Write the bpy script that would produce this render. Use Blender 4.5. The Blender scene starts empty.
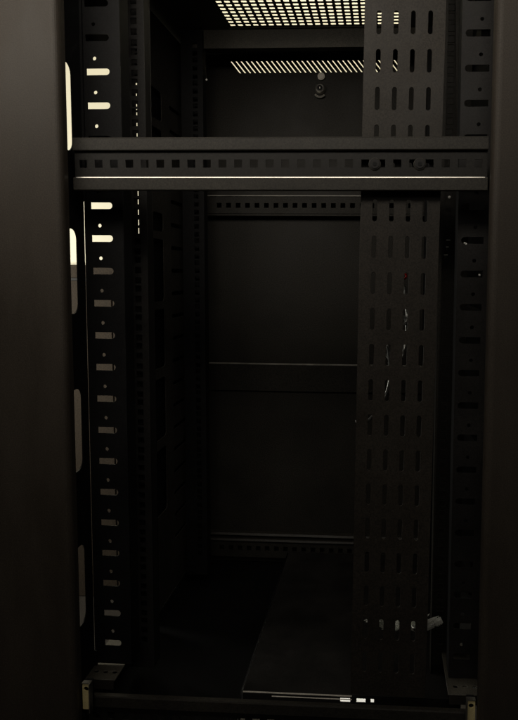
import bpy, bmesh, math, random
from mathutils import Matrix, Vector
random.seed(7)
S = bpy.context.scene
C = bpy.context.collection
ZO = 0.5                       # the cabinet frame starts half a metre above the floor
OFF = Vector((0, 0, ZO))

# ------------------------------------------------------------------ materials
def nodes(name):
    m = bpy.data.materials.new(name); m.use_nodes = True
    nt = m.node_tree
    return m, nt, nt.nodes['Principled BSDF'], nt.nodes, nt.links

def coated(name, col, rough=0.5, metal=0.0, var=0.35, bump=0.12, spec=0.5, scale=1400, smudge=9, stretch=None, micro=.3):
    """powder coat / paint: fine orange peel, faint smudges and dust in base and gloss"""
    m, nt, b, N, L = nodes(name)
    tc = N.new('ShaderNodeTexCoord')
    src = tc.outputs['Object']
    if stretch:
        mp = N.new('ShaderNodeMapping'); mp.inputs['Scale'].default_value = stretch
        L.new(src, mp.inputs['Vector']); src = mp.outputs['Vector']
    n1 = N.new('ShaderNodeTexNoise'); n1.inputs['Scale'].default_value = smudge; n1.inputs['Detail'].default_value = 8; n1.inputs['Roughness'].default_value = .65
    L.new(src, n1.inputs['Vector'])
    n2 = N.new('ShaderNodeTexNoise'); n2.inputs['Scale'].default_value = scale; n2.inputs['Detail'].default_value = 3
    L.new(tc.outputs['Object'], n2.inputs['Vector'])
    r = N.new('ShaderNodeMapRange'); r.inputs['From Min'].default_value = .3; r.inputs['From Max'].default_value = .7
    r.inputs['To Min'].default_value = 1 - var; r.inputs['To Max'].default_value = 1 + var
    L.new(n1.outputs['Fac'], r.inputs['Value'])
    r3 = N.new('ShaderNodeMapRange'); r3.inputs['From Min'].default_value = .3; r3.inputs['From Max'].default_value = .7
    r3.inputs['To Min'].default_value = 1-micro; r3.inputs['To Max'].default_value = 1+micro
    L.new(n2.outputs['Fac'], r3.inputs['Value'])
    mu = N.new('ShaderNodeMath'); mu.operation = 'MULTIPLY'
    L.new(r.outputs['Result'], mu.inputs[0]); L.new(r3.outputs['Result'], mu.inputs[1])
    mx = N.new('ShaderNodeVectorMath'); mx.operation = 'SCALE'; mx.inputs[0].default_value = col
    L.new(mu.outputs[0], mx.inputs['Scale'])
    L.new(mx.outputs['Vector'], b.inputs['Base Color'])
    r2 = N.new('ShaderNodeMapRange'); r2.inputs['From Min'].default_value = .3; r2.inputs['From Max'].default_value = .7
    r2.inputs['To Min'].default_value = max(.05, rough - .09); r2.inputs['To Max'].default_value = rough + .09
    L.new(n1.outputs['Fac'], r2.inputs['Value']); L.new(r2.outputs['Result'], b.inputs['Roughness'])
    bp = N.new('ShaderNodeBump'); bp.inputs['Strength'].default_value = bump; bp.inputs['Distance'].default_value = .0004
    L.new(n2.outputs['Fac'], bp.inputs['Height']); L.new(bp.outputs['Normal'], b.inputs['Normal'])
    b.inputs['Metallic'].default_value = metal
    b.inputs['Specular IOR Level'].default_value = spec
    return m

M_post  = coated('post_coat',   (.038, .031, .024), .55, spec=.35, bump=.25, scale=620, var=.2, micro=.28, smudge=5, stretch=(3, 3, .8))
M_bar   = coated('bar_coat',    (.027, .0245, .020), .50, spec=.35, scale=520, var=.25, micro=.4)
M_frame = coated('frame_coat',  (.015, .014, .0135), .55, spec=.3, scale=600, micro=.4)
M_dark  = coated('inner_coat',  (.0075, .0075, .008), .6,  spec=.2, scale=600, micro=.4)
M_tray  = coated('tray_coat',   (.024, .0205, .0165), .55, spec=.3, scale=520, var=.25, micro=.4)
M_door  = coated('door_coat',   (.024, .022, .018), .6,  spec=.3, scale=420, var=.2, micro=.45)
M_side_lift  = coated('side_coat_lifted',   (.050, .046, .041), .6, spec=.2, scale=420, var=.3, micro=.4)  # paler than the frame, standing in for veiling glare inside
M_edge_hl  = coated('edge_highlight',   (.20, .19, .165), .5, var=.5, smudge=25, bump=.05)  # pale grey that paints in the highlight along edges
M_web_shade   = coated('web_shade', (.0115, .0107, .0095), .55, spec=.3, scale=520, micro=.4)  # darker bar coat: the recess shade is put into the web's colour
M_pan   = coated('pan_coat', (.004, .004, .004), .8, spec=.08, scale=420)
M_plate = coated('plate_coat', (.011, .010, .009), .65, spec=.2, var=.5, scale=420, smudge=14)
M_pale  = coated('pale_coat', (.060, .055, .044), .5, spec=.4, scale=520, micro=.35)  # paler grey coat for roof, rear header and corner gussets
M_zinc  = coated('bare_steel',  (.60, .58, .53), .36, metal=1, var=.45, bump=.05, smudge=22)
M_brass = coated('zinc_yellow', (.78, .66, .34), .45, metal=.1, var=.2, bump=.05, smudge=40)
M_lock  = coated('lock_metal',  (.66, .62, .55), .4,  metal=.3, var=.2, bump=.03, smudge=60)
M_white = coated('highlight_white',(.85, .85, .83), .4,  var=.1)  # white for painted screw glints and the added floor card
M_bag   = coated('clear_film',  (.62, .62, .58), .18, var=.25, spec=.8, smudge=40)
M_cable = coated('grey_sheath', (.55, .55, .53), .25, metal=.6, var=.1)
M_red   = coated('red_plastic', (.85, .03, .025), .35, var=.1)
def film(m):
    nt = m.node_tree; N = nt.nodes; L = nt.links
    t = N.new('ShaderNodeBsdfTranslucent'); t.inputs['Color'].default_value = (.8,.8,.76,1)
    mx = N.new('ShaderNodeMixShader'); mx.inputs[0].default_value = .5
    out = N['Material Output']
    L.new(N['Principled BSDF'].outputs[0], mx.inputs[1]); L.new(t.outputs[0], mx.inputs[2]); L.new(mx.outputs[0], out.inputs['Surface'])
film(M_bag)
M_wall  = coated('wall_paint',  (.80, .755, .60), .8, var=.03, scale=300, smudge=3, micro=.01, bump=.02)
M_dado  = coated('dado_board',  (.031, .0235, .0165), .75, spec=.15, var=.22, smudge=4, scale=200, stretch=(6, 6, .7))
M_seam  = coated('dado_seam',   (.012, .010, .009), .7)
M_floor = coated('floor_tile',  (.030, .026, .022), .5, var=.12, smudge=5, scale=200)

# ------------------------------------------------------------------ shapes
AX = {'front': Matrix(((1,0,0,0),(0,0,1,0),(0,1,0,0),(0,0,0,1))),   # (u,v,n) -> (x,z,y)
      'side':  Matrix(((0,0,1,0),(1,0,0,0),(0,1,0,0),(0,0,0,1))),   # (u,v,n) -> (y,z,x)
      'flat':  Matrix(((1,0,0,0),(0,1,0,0),(0,0,1,0),(0,0,0,1)))}   # (u,v,n) -> (x,y,z)

def rect(u0, v0, u1, v1): return [(u0,v0),(u1,v0),(u1,v1),(u0,v1)]
def rrect(u0, v0, u1, v1, r, n=5):
    out = []
    for cx, cy, a in ((u1-r,v0+r,-90),(u1-r,v1-r,0),(u0+r,v1-r,90),(u0+r,v0+r,180)):
        for i in range(n+1):
            t = math.radians(a + 90*i/n); out.append((cx+r*math.cos(t), cy+r*math.sin(t)))
    return out
def circle(cu, cv, r, n=14): return [(cu+r*math.cos(2*math.pi*i/n), cv+r*math.sin(2*math.pi*i/n)) for i in range(n)]
def slot_round_end(u0, u1, v, h, side=1):        # one square end, one round end
    r = h/2; n = 8
    if side > 0:
        return [(u0,v-r)] + [(u1-r+r*math.cos(math.radians(-90+180*i/n)), v+r*math.sin(math.radians(-90+180*i/n))) for i in range(n+1)] + [(u0,v+r)]
    return [(u1,v+r)] + [(u0+r-r*math.cos(math.radians(90-180*i/n)), v+r*math.sin(math.radians(90-180*i/n))) for i in range(n+1)] + [(u1,v-r)]

class Part:
    """collects pieces and links them as ONE mesh object"""
    def __init__(s): s.bm = bmesh.new(); s.mats = []
    def mi(s, m):
        if m not in s.mats: s.mats.append(m)
        return s.mats.index(m)
    def add_mesh(s, me, mat, mx=None):
        n0 = len(s.bm.faces); v0 = len(s.bm.verts)
        s.bm.from_mesh(me); s.bm.verts.ensure_lookup_table(); s.bm.faces.ensure_lookup_table()
        k = s.mi(mat)
        for f in s.bm.faces[n0:]: f.material_index = k
        if mx is not None: bmesh.ops.transform(s.bm, matrix=mx, verts=s.bm.verts[v0:])
        bpy.data.meshes.remove(me)
    def plate(s, axis, pos, outline, holes, t, mat, bev=0.0):
        """perforated sheet: centre plane at pos, thickness t"""
        cu = bpy.data.curves.new('sheet', 'CURVE'); cu.dimensions = '2D'; cu.fill_mode = 'BOTH'
        cu.extrude = max(t/2 - bev, 0); cu.bevel_depth = bev; cu.offset = -bev; cu.bevel_resolution = 0
        for loop in [outline] + list(holes):
            sp = cu.splines.new('POLY'); sp.points.add(len(loop)-1)
            for p, (u, v) in zip(sp.points, loop): p.co = (u, v, 0, 1)
            sp.use_cyclic_u = True
        ob = bpy.data.objects.new('sheet', cu); C.objects.link(ob)
        dg = bpy.context.evaluated_depsgraph_get()
        me = bpy.data.meshes.new_from_object(ob.evaluated_get(dg))
        bpy.data.objects.remove(ob); bpy.data.curves.remove(cu)
        a = AX[axis].copy(); me.transform(a)
        sh = {'front': (0,pos,0), 'side': (pos,0,0), 'flat': (0,0,pos)}[axis]
        s.add_mesh(me, mat, Matrix.Translation(sh))
    def box(s, x0, x1, y0, y1, z0, z1, mat, bev=0.0006, seg=2):
        b = bmesh.new(); bmesh.ops.create_cube(b, size=1)
        bmesh.ops.transform(b, matrix=Matrix.Translation(((x0+x1)/2,(y0+y1)/2,(z0+z1)/2)) @ Matrix.Diagonal((x1-x0,y1-y0,z1-z0,1)), verts=b.verts)
        if bev: bmesh.ops.bevel(b, geom=b.edges[:], offset=bev, segments=seg, affect='EDGES', profile=.5)
        me = bpy.data.meshes.new('b'); b.to_mesh(me); b.free(); s.add_mesh(me, mat)
    def prism_x(s, x0, x1, prof, mat):               # profile in (y,z) swept along x
        b = bmesh.new()
        A = [b.verts.new((x0,y,z)) for y,z in prof]; B = [b.verts.new((x1,y,z)) for y,z in prof]
        n = len(prof)
        for i in range(n): b.faces.new((A[i],A[(i+1)%n],B[(i+1)%n],B[i]))
        b.faces.new(A[::-1]); b.faces.new(B)
        bmesh.ops.recalc_face_normals(b, faces=b.faces)
        me = bpy.data.meshes.new('p'); b.to_mesh(me); b.free(); s.add_mesh(me, mat)
    def prism_z(s, z0, z1, prof, mat):               # profile in (x,y) swept along z
        b = bmesh.new()
        A = [b.verts.new((x,y,z0)) for x,y in prof]; B = [b.verts.new((x,y,z1)) for x,y in prof]
        n = len(prof)
        for i in range(n): b.faces.new((A[i],A[(i+1)%n],B[(i+1)%n],B[i]))
        b.faces.new(A[::-1]); b.faces.new(B)
        bmesh.ops.recalc_face_normals(b, faces=b.faces)
        me = bpy.data.meshes.new('p'); b.to_mesh(me); b.free(); s.add_mesh(me, mat)
    def cyl(s, p, axis, r, h, mat, n=20, r2=None, bev=0):
        b = bmesh.new(); bmesh.ops.create_cone(b, cap_ends=True, segments=n, radius1=r, radius2=r if r2 is None else r2, depth=h)
        if bev: bmesh.ops.bevel(b, geom=[e for e in b.edges if len(e.link_faces)==2 and e.calc_face_angle(0)>1], offset=bev, segments=2, affect='EDGES')
        rot = {'y': Matrix.Rotation(math.pi/2,4,'X'), 'x': Matrix.Rotation(math.pi/2,4,'Y'), 'z': Matrix.Identity(4)}[axis]
        bmesh.ops.transform(b, matrix=Matrix.Translation(p) @ rot, verts=b.verts)
        me = bpy.data.meshes.new('c'); b.to_mesh(me); b.free(); s.add_mesh(me, mat)
    def torus(s, p, R, r, mat, a0=0, a1=360, n=32, m=8):   # ring in the x-z plane
        b = bmesh.new(); rings = []
        full = abs(a1-a0) >= 360
        k = n if full else n+1
        for i in range(k):
            t = math.radians(a0+(a1-a0)*i/n); ring = []
            for j in range(m):
                q = 2*math.pi*j/m; rr = R + r*math.cos(q)
                ring.append(b.verts.new((p[0]+rr*math.cos(t), p[1]+r*math.sin(q), p[2]+rr*math.sin(t))))
            rings.append(ring)
        for i in range(n if full else n):
            a, c = rings[i], rings[(i+1) % k]
            for j in range(m): b.faces.new((a[j],a[(j+1)%m],c[(j+1)%m],c[j]))
        bmesh.ops.recalc_face_normals(b, faces=b.faces)
        me = bpy.data.meshes.new('t'); b.to_mesh(me); b.free(); s.add_mesh(me, mat)
    def build(s, name, parent=None, origin=(0,0,0), smooth=False):
        me = bpy.data.meshes.new(name)
        bmesh.ops.translate(s.bm, vec=OFF - Vector(origin), verts=s.bm.verts)
        s.bm.to_mesh(me); s.bm.free()
        for m in s.mats: me.materials.append(m)
        if smooth:
            for p in me.polygons: p.use_smooth = True
        o = bpy.data.objects.new(name, me); C.objects.link(o)
        if parent is not None: o.parent = parent
        else: o.location = origin
        return o

def tag(o, label=None, cat=None, group=None, kind=None):
    if label: o['label'] = label
    if cat: o['category'] = cat
    if group: o['group'] = group
    if kind: o['kind'] = kind
    return o
def empty(name, loc, label, cat, group=None):
    o = bpy.data.objects.new(name, None); o.empty_display_size = .1; C.objects.link(o); o.location = loc
    return tag(o, label, cat, group)

TOP = 1.137                    # underside of the roof, above the frame's foot
W = .2825                      # half width inside

# ================================================================== the cabinet
rack = empty('server_cabinet', (0,0,0), 'open black steel server cabinet, empty, with perforated roof and slotted side uprights', 'server cabinet')

# ---- front posts (two wide pressed columns)
for sx in (-1, 1):
    p = Part()
    xi, xo, r = .272, .42, .009
    prof = []
    for i in range(7):
        t = math.radians(i*15); prof.append((sx*(xi+r-r*math.cos(t)), r-r*math.sin(t)))
    prof += [(sx*xo, 0), (sx*xo, .018), (sx*xi, .018)]
    p.prism_z(-.03, 1.24, prof, M_post)
    p.build('front_post', rack)

# ---- cross bars: pressed channel with two lips and a recessed punched web
HOLE = .0052
def crossbar(name, z0, z1, y, x0=-.2715, x1=.2715, lip=.0172, glint=True, pitch=.0208):
    p = Part()
    d = .0075
    for a, b in ((z0, z0+lip), (z1-lip, z1)):
        low = a == z0
        top = b
        # lip with a broken top edge; the edge itself is a sub-part
        p.prism_x(x0, x1, [(y, a+.0012), (y+.0012, a), (y+d, a), (y+d, top-.0001), (y+.0009, top-.0001), (y, top-.0020)], M_bar)
    zc = (z0+z1)/2 + .001
    n = int((x1-x0)/pitch)
    holes = [rect(-n/2*pitch+pitch*(i+.5)-HOLE, zc-HOLE, -n/2*pitch+pitch*(i+.5)+HOLE, zc+HOLE) for i in range(n)]
    p.plate('front', y+.0062, rect(x0, z0+.004, x1, z1-.004), holes, .0016, M_web_shade)
    o = p.build(name, rack)
    return o
cb = crossbar('crossbar', .7648, .8335, .030)
for bx in (.1270, .1850):
    p = Part()
    p.cyl((bx, .0345, .7990), 'y', .0068, .0050, M_frame, 24, bev=.0014)
    p.cyl((bx, .0318, .7990), 'y', .0030, .0010, M_dark, 6)
    p.torus((bx, .0352, .7990), .0074, .0008, M_bar)
    p.build('bolt_head', cb)
e = Part()      # steel strip added to draw the highlight along the lower lip
e.prism_x(-.268, .268, [(.0298, .7648+.0172-.0009), (.03010, .7648+.0172+.0002), (.0316, .7648+.0172+.0002), (.0316,.7648+.0172-.0009)], M_zinc)
e.build('lip_highlight', cb)
br = crossbar('bottom_rail', -.006, .061, .030)

# ---- slotted uprights facing the front, left and right
def upright(sx):
    p = Part(); holes = []
    for k in range(-2, 21):
        z = .9375 - k*.04655
        if z < .06 or z > 1.12: continue
        f = (.9375 - z)/.79
        u0, u1 = -.2866+.0072*f, -.2475
        holes.append(slot_round_end(u0 + .006, u1, z, .0094) if sx < 0 else slot_round_end(-u1, -u0-.006, z, .0094, -1))
        c = (-.2689 + .0080*f, z + .0183)
        if c[1] < 1.12: holes.append(circle(c[0]*(1 if sx < 0 else -1), c[1], .0027))
    for h in holes: pass
    x0, x1 = (-.2885, -.232) if sx < 0 else (.2425, .2885)
    p.plate('front', .095, rect(x0, .067, x1, TOP-.002), holes, .0016, M_dark if sx < 0 else M_frame)  # right face in a lighter coat, its shade lifted by colour
    xi = -.2328 if sx < 0 else .2433
    p.plate('side', xi, rect(.0965, .067, .125, TOP-.002), [], .0016, M_dark)
    a, b = sorted((sx*.289, sx*.235 if sx < 0 else .245))
    p.box(a, b, .0975, .1025, .757, .851, M_frame, bev=.0004)      # tie plate behind the crossbar joint
    return p.build('slotted_upright', rack)
# the round-ended slots run a little under the flank sheet, hence the square outer end
ul = upright(-1); ur = upright(1)

# ---- flank sheets with tall obround cutouts, just behind the posts
for sx in (-1, 1):
    p = Part()
    holes = [rrect(.037, zc-.0585, ye, zc+.0585, .0140) for zc, ye in ((.8795, .0645), (.6575, .0690), (.4345, .0712), (.2085, .0700))]
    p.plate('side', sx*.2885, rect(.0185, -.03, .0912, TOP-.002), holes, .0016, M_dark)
    # gussets that close the joint with the upright at its two ends
    p.box(min(sx*.2895, sx*.2845), max(sx*.2895, sx*.2845), .0905, .0942, .757, TOP-.004, M_dark, bev=0)
    p.box(min(sx*.2895, sx*.2845), max(sx*.2895, sx*.2845), .0905, .0942, .03, .088, M_dark, bev=0)
    p.build('flank_sheet', rack)

# ---- side panels: left one starts behind an open bay, right one is whole but for an added light hole
p = Part()
cuts = []
for z0, z1 in ((.905, .928), (.945, 1.0), (.735,.77), (.60, .72), (.47,.585), (.33,.45), (.18,.31)):
    cuts.append(rrect(.364, z0, .428, z1, .009))
    for k in range(3):
        pass
for k in range(22):
    z = .10 + k*.0466
    if z < 1.0: cuts.append(rrect(.472, z-.004, .552, z+.004, .0038))
p.plate('side', -.292, rect(.335, -.03, .60, TOP-.002), cuts, .0016, M_side_lift)
p.plate('side', -.302, rect(.335, -.03, .60, TOP-.002), [], .0016, M_dark)
p.plate('side', -.292, rect(.0970, .985, .334, TOP-.002), [], .0016, M_dark)     # header over the open bay
p.box(-.3025, -.2915, .3325, .3342, -.03, .984, M_dark, bev=0)
p.box(-.302, -.286, .10, .312, -.03, .05, M_dark)
p.build('side_panel', rack)
p = Part()
p.plate('side', .296, rect(.0970, -.03, .60, TOP-.002), [rrect(.128, .170, .184, .240, .008)], .0016, M_dark)  # opening added to let the spot beam reach the bag
for k in range(5):
    z = .15 + k*.22; p.box(.284, .295, .20, .56, z-.012, z+.012, M_frame)
p.build('side_panel', rack)

# ---- mounting rails, front and rear pairs: channels punched three square holes to the unit
U = .04445
def rail(sx, y, tint):
    p = Part()
    zs = []
    k = 0
    while k*U + .06 < 1.10:
        zs += [k*U+.06+.00635, k*U+.06+.0222, k*U+.06+.0381]; k += 1
    h = .0047
    c = -.2375 if sx < 0 else .2350
    hf = [rect(c-h, z-h, c+h, z+h) for z in zs if z < TOP-.02]
    x0, x1 = sorted((sx*.222, sx*.266))
    p.plate('front', y, rect(x0, .02, x1, TOP-.003), hf, .0018, tint)
    hb = [] if sx > 0 else [rect(c-h+sx*.0036, z-h+.001, c+h+sx*.0036, z+h+.001) for z in zs if .715 < z < 1.0]
    p.plate('front', y+.024, rect(x0, .02, x1, TOP-.003), hb, .0018, tint)
    p.plate('side', sx*.2230, rect(y+.001, .02, y+.023, TOP-.003), [], .0018, tint)
    p.plate('side', sx*.2650, rect(y+.001, .02, y+.023, TOP-.003), [], .0018, tint)
    return p.build('mounting_rail', rack)
for sx in (-1, 1):
    rail(sx, .160, M_frame if sx < 0 else M_door); rail(sx, .470, M_dark)  # right front rail painted paler to offset the shadow it stands in

# ---- rear frame bars
p = Part()
holes = [rect(-.2184+.0208*i-.0052, .797, -.2184+.0208*i+.0052, .8074) for i in range(22)]
p.plate('front', .575, rect(-.262, .785, .262, .8215), holes, .0016, M_door)
p.prism_x(-.262, .262, [(.5713, .8215), (.5717,.8242), (.585,.8242), (.585,.8215)], M_edge_hl)  # pale strip painting the highlight on the bar's top edge
p.box(-.262, .262, .5765, .586, .780, .785, M_door)
p.build('rear_crossbar', rack)
p = Part()
holes = [rect(-.2184+.0208*i-.0052, .028, -.2184+.0208*i+.0052, .0384) for i in range(22)]
p.plate('front', .575, rect(-.262, .012, .262, .052), holes, .0016, M_door)
p.prism_x(-.262, .262, [(.568, .052), (.570,.056), (.585,.056), (.585,.052)], M_bar)
p.prism_x(-.262, .262, [(.571, .064), (.574,.068), (.588,.068), (.588,.064)], M_bar)
p.build('rear_bottom_rail', rack)

# ---- rear door: sheet, slanted vent slits near the top, a rib, a cam lock
p = Part()
slits = []
sw, pitch, hz, sl = .0029, .0111, .0125, .020
u = -.188
while u < .188:
    slits.append([(u+sl/2, 1.1035-hz), (u+sl/2+sw, 1.1035-hz), (u-sl/2+sw, 1.1035+hz), (u-sl/2, 1.1035+hz)])
    u += pitch
p.plate('front', .603, rect(-.300, -.02, .300, TOP-.002), slits, .0012, M_door)
p.box(-.29, .29, .590, .6022, TOP-.006, TOP-.0002, M_frame, bev=.0005)
p.box(-.29,.29,.6036,.612,TOP-.012,TOP+.004,M_frame,bev=0)
door = p.build('rear_door', rack)
p = Part()
p.prism_x(-.255, .255, [(.6015,.388), (.594,.391), (.594,.4505), (.5965,.4525), (.6015,.4525)], M_door)
rib = p.build('stiffening_rib', door)
p = Part()
p.prism_x(-.250, .250, [(.5930,.4508), (.5955,.4533), (.5990,.4533), (.5990,.4527), (.5962,.4527), (.5938,.4506)], M_edge_hl)  # pale strip painting the highlight on the rib
p.build('rib_edge', door)
p = Part()
p.cyl((.0014,.5985,1.0815), 'y', .0078, .0075, M_lock, 24, bev=.002)
p.cyl((-.0004,.5955,1.0548), 'y', .0112, .013, M_lock, 28, r2=.0098, bev=.0015)
p.torus((-.0004,.5888,1.0548), .0076, .0027, M_zinc)
p.cyl((-.0004,.5885,1.0548), 'y', .0056, .003, M_dark, 20)
p.box(-.0014, .0006, .5850, .5880, 1.0520, 1.0560, M_zinc, bev=.0004)
p.torus((-.0010,.596,1.0500), .0128, .0026, M_zinc, 215, 318, 16)
p.build('lock', door)

# ---- roof with a square perforated vent
p = Part()
p.plate('flat', TOP+.0008, rect(-.30, -.0, .30, .604), [rect(-.170, .148, .170, .472)], .0016, M_pale)
p.plate('front', .0350, rect(-.2715, 1.12, .2715, TOP), [], .0016, M_frame)
roof = p.build('roof', rack)
p = Part()
g = .0152; holes = []
nx, ny = 22, 21
for i in range(nx):
    for j in range(ny):
        cx, cy = -.1596+g*i, .159+g*j
        holes.append(rrect(cx-.0051, cy-.0049, cx+.0051, cy+.0049, .0015, 2))
p.plate('flat', TOP+.0026, rect(-.176, .140, .176, .4800), holes, .0012, M_bar)
p.build('perforated_vent', roof)

# ---- header beam under the rear of the roof
p = Part()
p.plate('front', .4790, rect(-.262, 1.1010, .262, TOP-.0005), [], .0016, M_pale)
p.box(-.262, .262, .4800, .500, 1.1010, 1.1026, M_door, bev=0)
p.build('rear_header', rack)

# ---- base plate with a folded front lip (paler strips along its edges), and the lower pan beside it
p = Part()
p.plate('flat', .0272, rect(-.0645, .101, .262, .572), [], .0016, M_plate)
cut = [rect(.083, .0180, .098, .0245), rect(.1075, .0184, .121, .0248), rect(.1285, .0188, .1335, .0250)]
p.plate('front', .1000, rect(-.0645, .0100, .262, .0270), cut, .0014, M_frame)
base = p.build('base_plate', rack)
p = Part()
p.prism_x(-.0640, .1005, [(.0988,.0272), (.0994,.0284), (.1004,.0284), (.1004,.0276), (.0990,.0268)], M_lock)
p.prism_x(-.020, .1005, [(.0980,.0226), (.0986,.0235), (.0992,.0235), (.0992,.0222)], M_lock)
p.build('lip_edge', base)
p = Part()
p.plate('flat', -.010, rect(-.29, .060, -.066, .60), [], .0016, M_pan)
p.plate('side', -.0675, rect(.102, -.010, .572, .0260), [], .0016, M_dark)
p.build('bottom_pan', rack)

# ---- corner shelves (small punched gussets on the floor of each bay)
for sx in (-1, 1):
    p = Part()
    hs = []
    for i in range(3):
        for j in range(2):
            hs.append(rrect(-.282+.014*i, .075+.040*j, -.2755+.014*i, .080+.040*j, .0024, 3))
    if sx > 0: hs = [[(-a, b) for a, b in h] for h in hs]
    a, b = (-.2945, -.2435) if sx < 0 else (.2385, .2945)
    p.plate('flat', .0640, rect(a, .060, b, .158), hs, .0022, M_pale, bev=.0005)
    p.box(a+.002, b-.002, .0600, .0612, .050, .0625, M_tray, bev=0)
    p.build('corner_gusset', rack)

# ---- yellow passivated latch plates low on the posts, with a roller hole
for sx in (-1, 1):
    p = Part()
    c = sx*.2642
    p.plate('front', .016, rrect(c-.0052, .052, c+.0052, .0885, .0012, 2), [circle(c, .0815, .0034)], .002, M_brass)
    p.box(c-.0052, c+.0052, .020, .028, .050, .0885, M_dark)
    xi = c - sx*.0058
    p.box(xi-.0007, xi+.0007, .011, .0205, .049, .0905, M_zinc, bev=0)
    p.box(c-.0055, c+.0055, .0135, .0205, .0895, .0905, M_zinc, bev=0)
    p.build('latch_plate', rack)

# ---- legs of the stand below the frame
for sx in (-1, 1):
    for y in (.02, .55):
        p = Part()
        a, b = sorted((sx*.26, sx*.30))
        p.box(a, b, y, y+.04, -ZO, -.031, M_frame, bev=.002)
        p.build('leg', rack)

# ---- odd screws in the frame, their glints painted as white caps
def screw(x, y, z, r=.0022):
    p = Part()
    p.cyl((x, y, z), 'y', r, .0016, M_zinc, 14, bev=.0004)
    p.cyl((x, y-.0010, z), 'y', r*.6, .0010, M_white, 12, bev=.0003)
    p.build('screw', rack)
screw(.2523, .0932, .7009, .0016); screw(.2541, .0932, .6998, .0016); screw(.2735, .0932, .6569, .0018); screw(.2365, .1578, .7715, .0022)
screw(-.0036, .0390, .0350, .0018); screw(-.214, .4680, 1.0375, .0020)

# ---- cage nuts left clipped in the right front rail
for x, z, w in ((.2362, .7082, .0058), (.2330, .6862, .0060), (.2350, .6980, .0040)):
    p = Part()
    p.box(x-w/2, x+w/2, .1562, .1592, z-.0007, z+.0007, M_zinc, bev=.0002)
    p.box(x-w/2+.001, x+w/2-.0012, .1566, .1592, z-.0052, z-.0009, M_frame, bev=.0004)
    p.build('cage_nut', rack)

# ================================================================== the perforated cable tray
tray = empty('cable_tray', (.1522, .050, ZO), 'tall dark perforated vertical cable tray standing in the right half of the cabinet', 'cable tray')
p = Part()
holes = []
for i in range(4):
    for k in range(23):
        z = .9819 - .04818*k + .09636
        if z > 1.12 or z < .085: continue
        cx = -.0335 + .02215*i
        holes.append(rrect(cx-.0029, z-.0146, cx+.0029, z+.0146, .0028, 4))
p.plate('front', .0, rect(-.0525, .066, .0525, 1.132), holes, .0016, M_tray, bev=.0003)
def local(pp, name):
    me = bpy.data.meshes.new(name); pp.bm.to_mesh(me); pp.bm.free()
    for m in pp.mats: me.materials.append(m)
    o = bpy.data.objects.new(name, me); C.objects.link(o); o.parent = tray
    return o
local(p, 'perforated_face')
for sx in (-1, 1):
    p = Part(); p.box(min(sx*.0525, sx*.0509), max(sx*.0525, sx*.0509), .0009, .020, .066, 1.132, M_tray, bev=.0003)
    local(p, 'side_flange')
tray.rotation_euler = (0, math.radians(.68), 0)

# ================================================================== loose things hung behind the tray
def tube(pts, r, mat, name, label, cat, group=None):
    cu = bpy.data.curves.new(name, 'CURVE'); cu.dimensions = '3D'; cu.bevel_depth = r; cu.bevel_resolution = 2; cu.resolution_u = 6
    sp = cu.splines.new('NURBS'); sp.points.add(len(pts)-1); sp.use_endpoint_u = True; sp.order_u = 4
    o0 = Vector(pts[0]) + OFF
    for q, pt in zip(sp.points, pts): q.co = (*(Vector(pt)+OFF-o0), 1)
    ob = bpy.data.objects.new('t', cu); C.objects.link(ob)
    dg = bpy.context.evaluated_depsgraph_get(); me = bpy.data.meshes.new_from_object(ob.evaluated_get(dg))
    bpy.data.objects.remove(ob); bpy.data.curves.remove(cu)
    me.materials.clear(); me.materials.append(mat)
    for f in me.polygons: f.use_smooth = True
    o = bpy.data.objects.new(name, me); C.objects.link(o); o.location = o0
    return tag(o, label, cat, group)
way = [(.170,.640),(.171,.612),(.1765,.597),(.170,.586),(.1635,.593),(.170,.602),(.1745,.585),(.172,.562),(.168,.543),(.160,.534),(.150,.538),(.1425,.547),
       (.141,.557),(.1475,.560),(.1490,.545),(.152,.515),(.148,.492),(.137,.470),(.122,.453),(.112,.446),(.106,.444),(.104,.450)]
pts = [(x, .078+.010*math.sin(i*1.3), z) for i, (x, z) in enumerate(way)]
tube(pts, .0021, M_cable, 'cable', 'thin grey cable hanging in loops behind the perforated tray', 'cable')
p = Part(); p.torus((.1680,.078,.6545), .0036, .0013, M_red); p.box(.1670,.1690,.077,.079,.6585,.664, M_red)
o = p.build('cable_tie', None, (.1680,.078,.6545+ZO)); tag(o, 'small red cable tie glimpsed through a slot of the tray', 'cable tie')

# crumpled clear bag of leftover fixings
b = bmesh.new(); bmesh.ops.create_icosphere(b, subdivisions=5, radius=1)
from mathutils import noise
for v in b.verts:
    d = v.co.normalized()
    n = noise.noise(d*2.6) * .45 + abs(noise.noise(d*6.1+Vector((3,1,2))))*.75 + noise.noise(d*11)*.07
    q = d*(.62+n)
    v.co = (q.x*.050, q.y*.012, q.z*.0125 + .005*math.sin(q.x*6.0+.9))
me = bpy.data.meshes.new('plastic_bag'); b.to_mesh(me); b.free(); me.materials.append(M_bag)
o = bpy.data.objects.new('plastic_bag', me); C.objects.link(o); o.location = (.172, .100, .147+ZO)
tag(o, 'crumpled pale plastic bag stuffed behind the foot of the perforated tray', 'plastic bag')

p = Part()
p.box(-.0062, .0062, -.004, .004, -.0034, .0034, M_bag, bev=.0011)
for k in range(3): p.box(-.0035+.003*k, -.0022+.003*k, -.0046, .0046, -.0040, .0040, M_bag, bev=.0004)
p.cyl((-.0085, 0, 0), 'x', .0019, .006, M_cable, 12)
o = p.build('cable_plug', None, (0,0,ZO)); o.location = (.2262, .098, .1495+ZO); o.rotation_euler = (0, math.radians(-24), math.radians(10))
tag(o, 'small clear cable plug poking out right of the perforated tray', 'plug')

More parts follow.
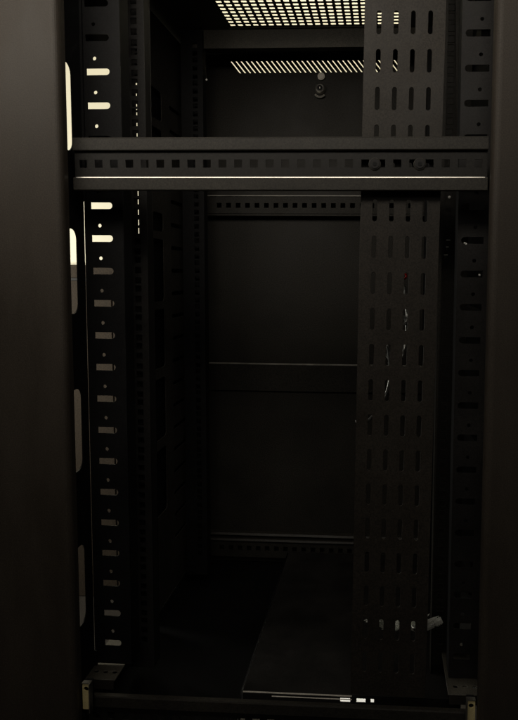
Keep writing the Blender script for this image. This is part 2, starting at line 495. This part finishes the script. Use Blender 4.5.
# ================================================================== the room glimpsed through slots
def sheet(name, x0, x1, y0, y1, z0, z1, mat):
    b = bmesh.new(); bmesh.ops.create_cube(b, size=1)
    bmesh.ops.transform(b, matrix=Matrix.Translation(((x0+x1)/2,(y0+y1)/2,(z0+z1)/2)) @ Matrix.Diagonal((x1-x0,y1-y0,z1-z0,1)), verts=b.verts)
    me = bpy.data.meshes.new(name); b.to_mesh(me); b.free(); me.materials.append(mat)
    o = bpy.data.objects.new(name, me); C.objects.link(o); o['kind'] = 'structure'
    return o
sheet('floor', -3.5, 3.5, -3, 1.60, -.12, 0, M_floor)
wall = sheet('wall', -3.5, 3.5, 1.32, 1.60, 0, 2.9, M_wall)
p = Part()
x = -3.4 - .7795 % .45
xs = sorted([-.7840 + .45*k for k in range(-6, 10)])
for a, c in zip(xs[:-1], xs[1:]):
    p.box(a+.0024, c-.0024, 1.305, 1.318, -ZO+.002, .622, M_dado, bev=.0015)
p.box(xs[0], xs[-1], 1.3145, 1.3190, -ZO+.002, .640, M_seam, bev=0)
p.box(xs[0], xs[-1], 1.297, 1.3185, .632, .676, M_dado, bev=.003)
o = p.build('dado', None); tag(o, kind='structure')

card = Part(); card.box(-.10, .17, .775, .95, -ZO+.001, -ZO+.004, M_white, bev=.001)  # added card, seen lit through the lip cutouts as white dashes
card = card.build('bright_dash_card', None); tag(card, 'white card added on the floor behind the cabinet to show as bright dashes', 'card')

# ================================================================== light
def area(name, loc, target, sx, sy, power, col):
    l = bpy.data.lights.new(name, 'AREA'); l.shape = 'RECTANGLE'; l.size = sx; l.size_y = sy; l.energy = power; l.color = col
    o = bpy.data.objects.new(name, l); C.objects.link(o); o.location = loc
    o.rotation_euler = (Vector(target)-Vector(loc)).to_track_quat('-Z','Z').to_euler()
    return o
area('back_lamp', (-.15, .98, 2.45), (-.25, 1.3, 1.55), 1.8, .12, 11, (1, .93, .74))
area('side_fill', (-1.40, .72, 1.12), (-.90, 1.3, 1.12), .3, 1.1, 12.5, (1, .97, .86))  # added fill, brightens the wall behind the left slots
area('top_lamp', (-.28, -.46, 1.64), (-.22, .02, 1.66), 1.2, .22, 4.2, (1, .91, .78))
area('room_lamp', (.3, -2.6, 2.5), (0, 0, 1.1), 2.0, 1.0, 4.6, (1, .93, .82))
area('ceiling_lamp', (0, .35, 2.75), (0, .35, 0), 1.2, .8, 9, (1, .93, .78))
sp = bpy.data.lights.new('bag_fill_spot', 'SPOT'); sp.energy = 60; sp.spot_size = math.radians(10); sp.spot_blend = .6; sp.shadow_soft_size = .01; sp.color = (1,.96,.88)  # added spot with no real source, lights the bag through the panel opening
so = bpy.data.objects.new('bag_fill_spot', sp); C.objects.link(so); so.location = (.75, .35, .45+ZO)
so.rotation_euler = (Vector((.19,.11,.15)) - Vector((.75,.35,.45))).to_track_quat('-Z','Y').to_euler()
fl = bpy.data.lights.new('card_fill_spot', 'SPOT'); fl.energy = 45; fl.spot_size = math.radians(14); fl.spot_blend = .6; fl.shadow_soft_size = .03; fl.color = (1,.98,.92)  # added spot with no real source, brightens the floor card
fo = bpy.data.objects.new('card_fill_spot', fl); C.objects.link(fo); fo.location = (.05, .88, 1.5); fo.rotation_euler = (0, 0, 0)
w = bpy.data.worlds.new('World'); S.world = w; w.use_nodes = True
w.node_tree.nodes['Background'].inputs['Color'].default_value = (1, .9, .8, 1)
w.node_tree.nodes['Background'].inputs['Strength'].default_value = .004

# ================================================================== camera
cam = bpy.data.cameras.new('camera'); co = bpy.data.objects.new('camera', cam); C.objects.link(co)
right = Vector((.99853694, .05351998, .00771999)); down = Vector((.01177177, -.07580925, -.99705285)); fwd = Vector((-.052777, .99568498, -.07632836))
m = Matrix((( right.x, -down.x, -fwd.x, .138), (right.y, -down.y, -fwd.y, -.79), (right.z, -down.z, -fwd.z, .66+ZO), (0,0,0,1)))
co.matrix_world = m
cam.sensor_fit = 'HORIZONTAL'; cam.sensor_width = 36; cam.lens = 626.236/518*36
cam.shift_x = (259-348.338)/518; cam.shift_y = -(360-319.68)/518
cam.clip_start = .02; cam.clip_end = 50
S.camera = co
S.view_settings.view_transform = 'Standard'; S.view_settings.look = 'None'; S.view_settings.exposure = 0; S.view_settings.gamma = 1
S.render.engine = 'CYCLES'
S.cycles.use_denoising = True
S.cycles.max_bounces = 8
S.cycles.sample_clamp_indirect = 3
